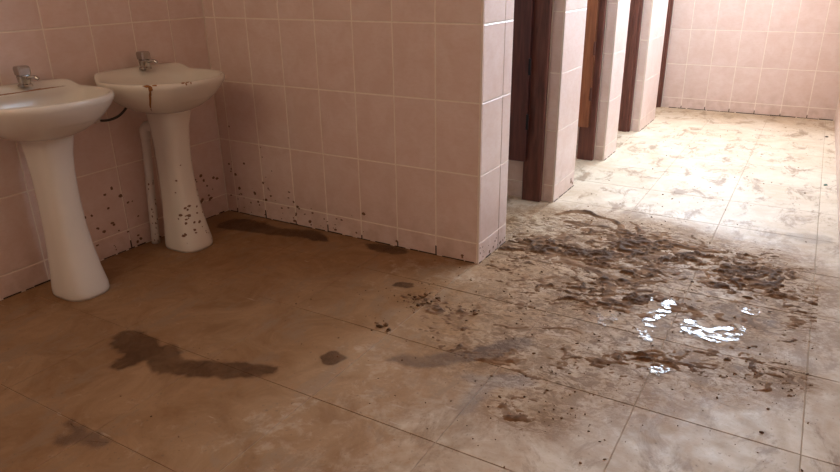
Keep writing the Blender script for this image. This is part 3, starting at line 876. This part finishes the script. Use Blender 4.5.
used[:-1, :-1] |= keepf; used[1:, :-1] |= keepf; used[:-1, 1:] |= keepf; used[1:, 1:] |= keepf
idx[used] = np.arange(used.sum())
verts = np.stack([GX[used] , GY[used], zz[used]], 1)
jit = rng.normal(0, RES * 0.16, (len(verts), 2)); verts[:, :2] += jit
I, J = np.nonzero(keepf)
faces = np.stack([idx[I, J], idx[I, J + 1], idx[I + 1, J + 1], idx[I + 1, J]], 1)
me = bpy.data.meshes.new('mud_layer'); me.from_pydata(verts.tolist(), [], faces.tolist()); me.update()
at = me.attributes.new('wet', 'FLOAT', 'POINT'); at.data.foreach_set('value', wetv[used].astype(np.float32))
ml = smooth(obj('mud_layer', me, M['mud']))
tag(ml, 'trodden brown mud spread over the corridor floor', 'mud', None, 'stuff')

# crumbs of mud
def crumbs(name, spots, label, seed):
    r = random.Random(seed)
    base = bmesh.new(); bmesh.ops.create_icosphere(base, subdivisions=1, radius=1.0)
    bv = [v.co.copy() for v in base.verts]; bf = [[v.index for v in f.verts] for f in base.faces]; base.free()
    V, F, Wt = [], [], []
    for x, y, s in spots:
        a = r.random() * 6.28; ca, sa = math.cos(a), math.sin(a); ex, ey = r.uniform(0.8, 1.9), r.uniform(0.6, 1.1); ez = r.uniform(0.45, 0.8)
        o = len(V); w = r.random()
        for c in bv:
            k = r.uniform(0.72, 1.25); px, py = c.x * ex * s * k, c.y * ey * s * k
            V.append((x + px * ca - py * sa, y + px * sa + py * ca, max(0.0, s * ez * 0.75 + c.z * s * ez * k))); Wt.append(w)
        F += [[i + o for i in f] for f in bf]
    me = bpy.data.meshes.new(name); me.from_pydata(V, [], F); me.update()
    at = me.attributes.new('wet', 'FLOAT', 'POINT'); at.data.foreach_set('value', Wt)
    return tag(obj(name, me, M['mud'], ml), label, None, None, 'stuff')
r = random.Random(77); spots = []
def ok(x, y): return not (x < XO + 0.02 and y > -0.02) and 0.05 < x < XR - 0.03
while len(spots) < 620:
    cx, cy, rx, ry, rot, wgt = r.choice(MUD_BLOBS)
    x, y = r.gauss(cx, rx * 0.75), r.gauss(cy, ry * 0.8)
    if ok(x, y): spots.append((x, y, r.choice((0.0012, 0.0015, 0.002, 0.002, 0.003, 0.004))))
for k in range(170):
    x, y = r.uniform(0.9, 2.75), r.uniform(-1.8, 0.6)
    if ok(x, y): spots.append((x, y, r.choice((0.0012, 0.0015, 0.002, 0.003))))
for k in range(110):
    x, y = r.uniform(1.55, 2.72), r.uniform(0.9, 3.6)
    if ok(x, y): spots.append((x, y, r.choice((0.002, 0.002, 0.003, 0.004))))
crumbs('mud_crumbs', spots, 'small crumbs of mud scattered over the floor', 5)
sp2 = []
for cx, cy in ((1.39, -0.41), (1.42, -0.405), (1.44, -0.43), (1.47, -0.42), (1.49, -0.38), (1.42, -0.38), (1.40, -0.64), (1.43, -0.66), (1.66, -0.40)):
    for k in range(4): sp2.append((cx + r.gauss(0, 0.012), cy + r.gauss(0, 0.010), r.choice((0.004, 0.006, 0.009))))
crumbs('mud_clumps', sp2, 'dark clumps of mud on the floor near the partition corner', 9)

# green scrap by the right wall
bm = bmesh.new(); lump(bm, Vector((2.745, 1.97, 0.0005)), X, Y, Z, 0.012, 0.020, 0.004, random.Random(2), 10)
tag(obj('leaf_scrap', bm, M['green']), 'small dark green scrap on the floor by the right wall', 'leaf')
bm = bmesh.new(); lump(bm, Vector((2.735, 3.33, 0.0005)), X, Y, Z, 0.012, 0.026, 0.004, random.Random(3), 10)
tag(obj('dirt_lump', bm, M['grime']), 'small black lump on the floor near the far right corner', 'dirt')
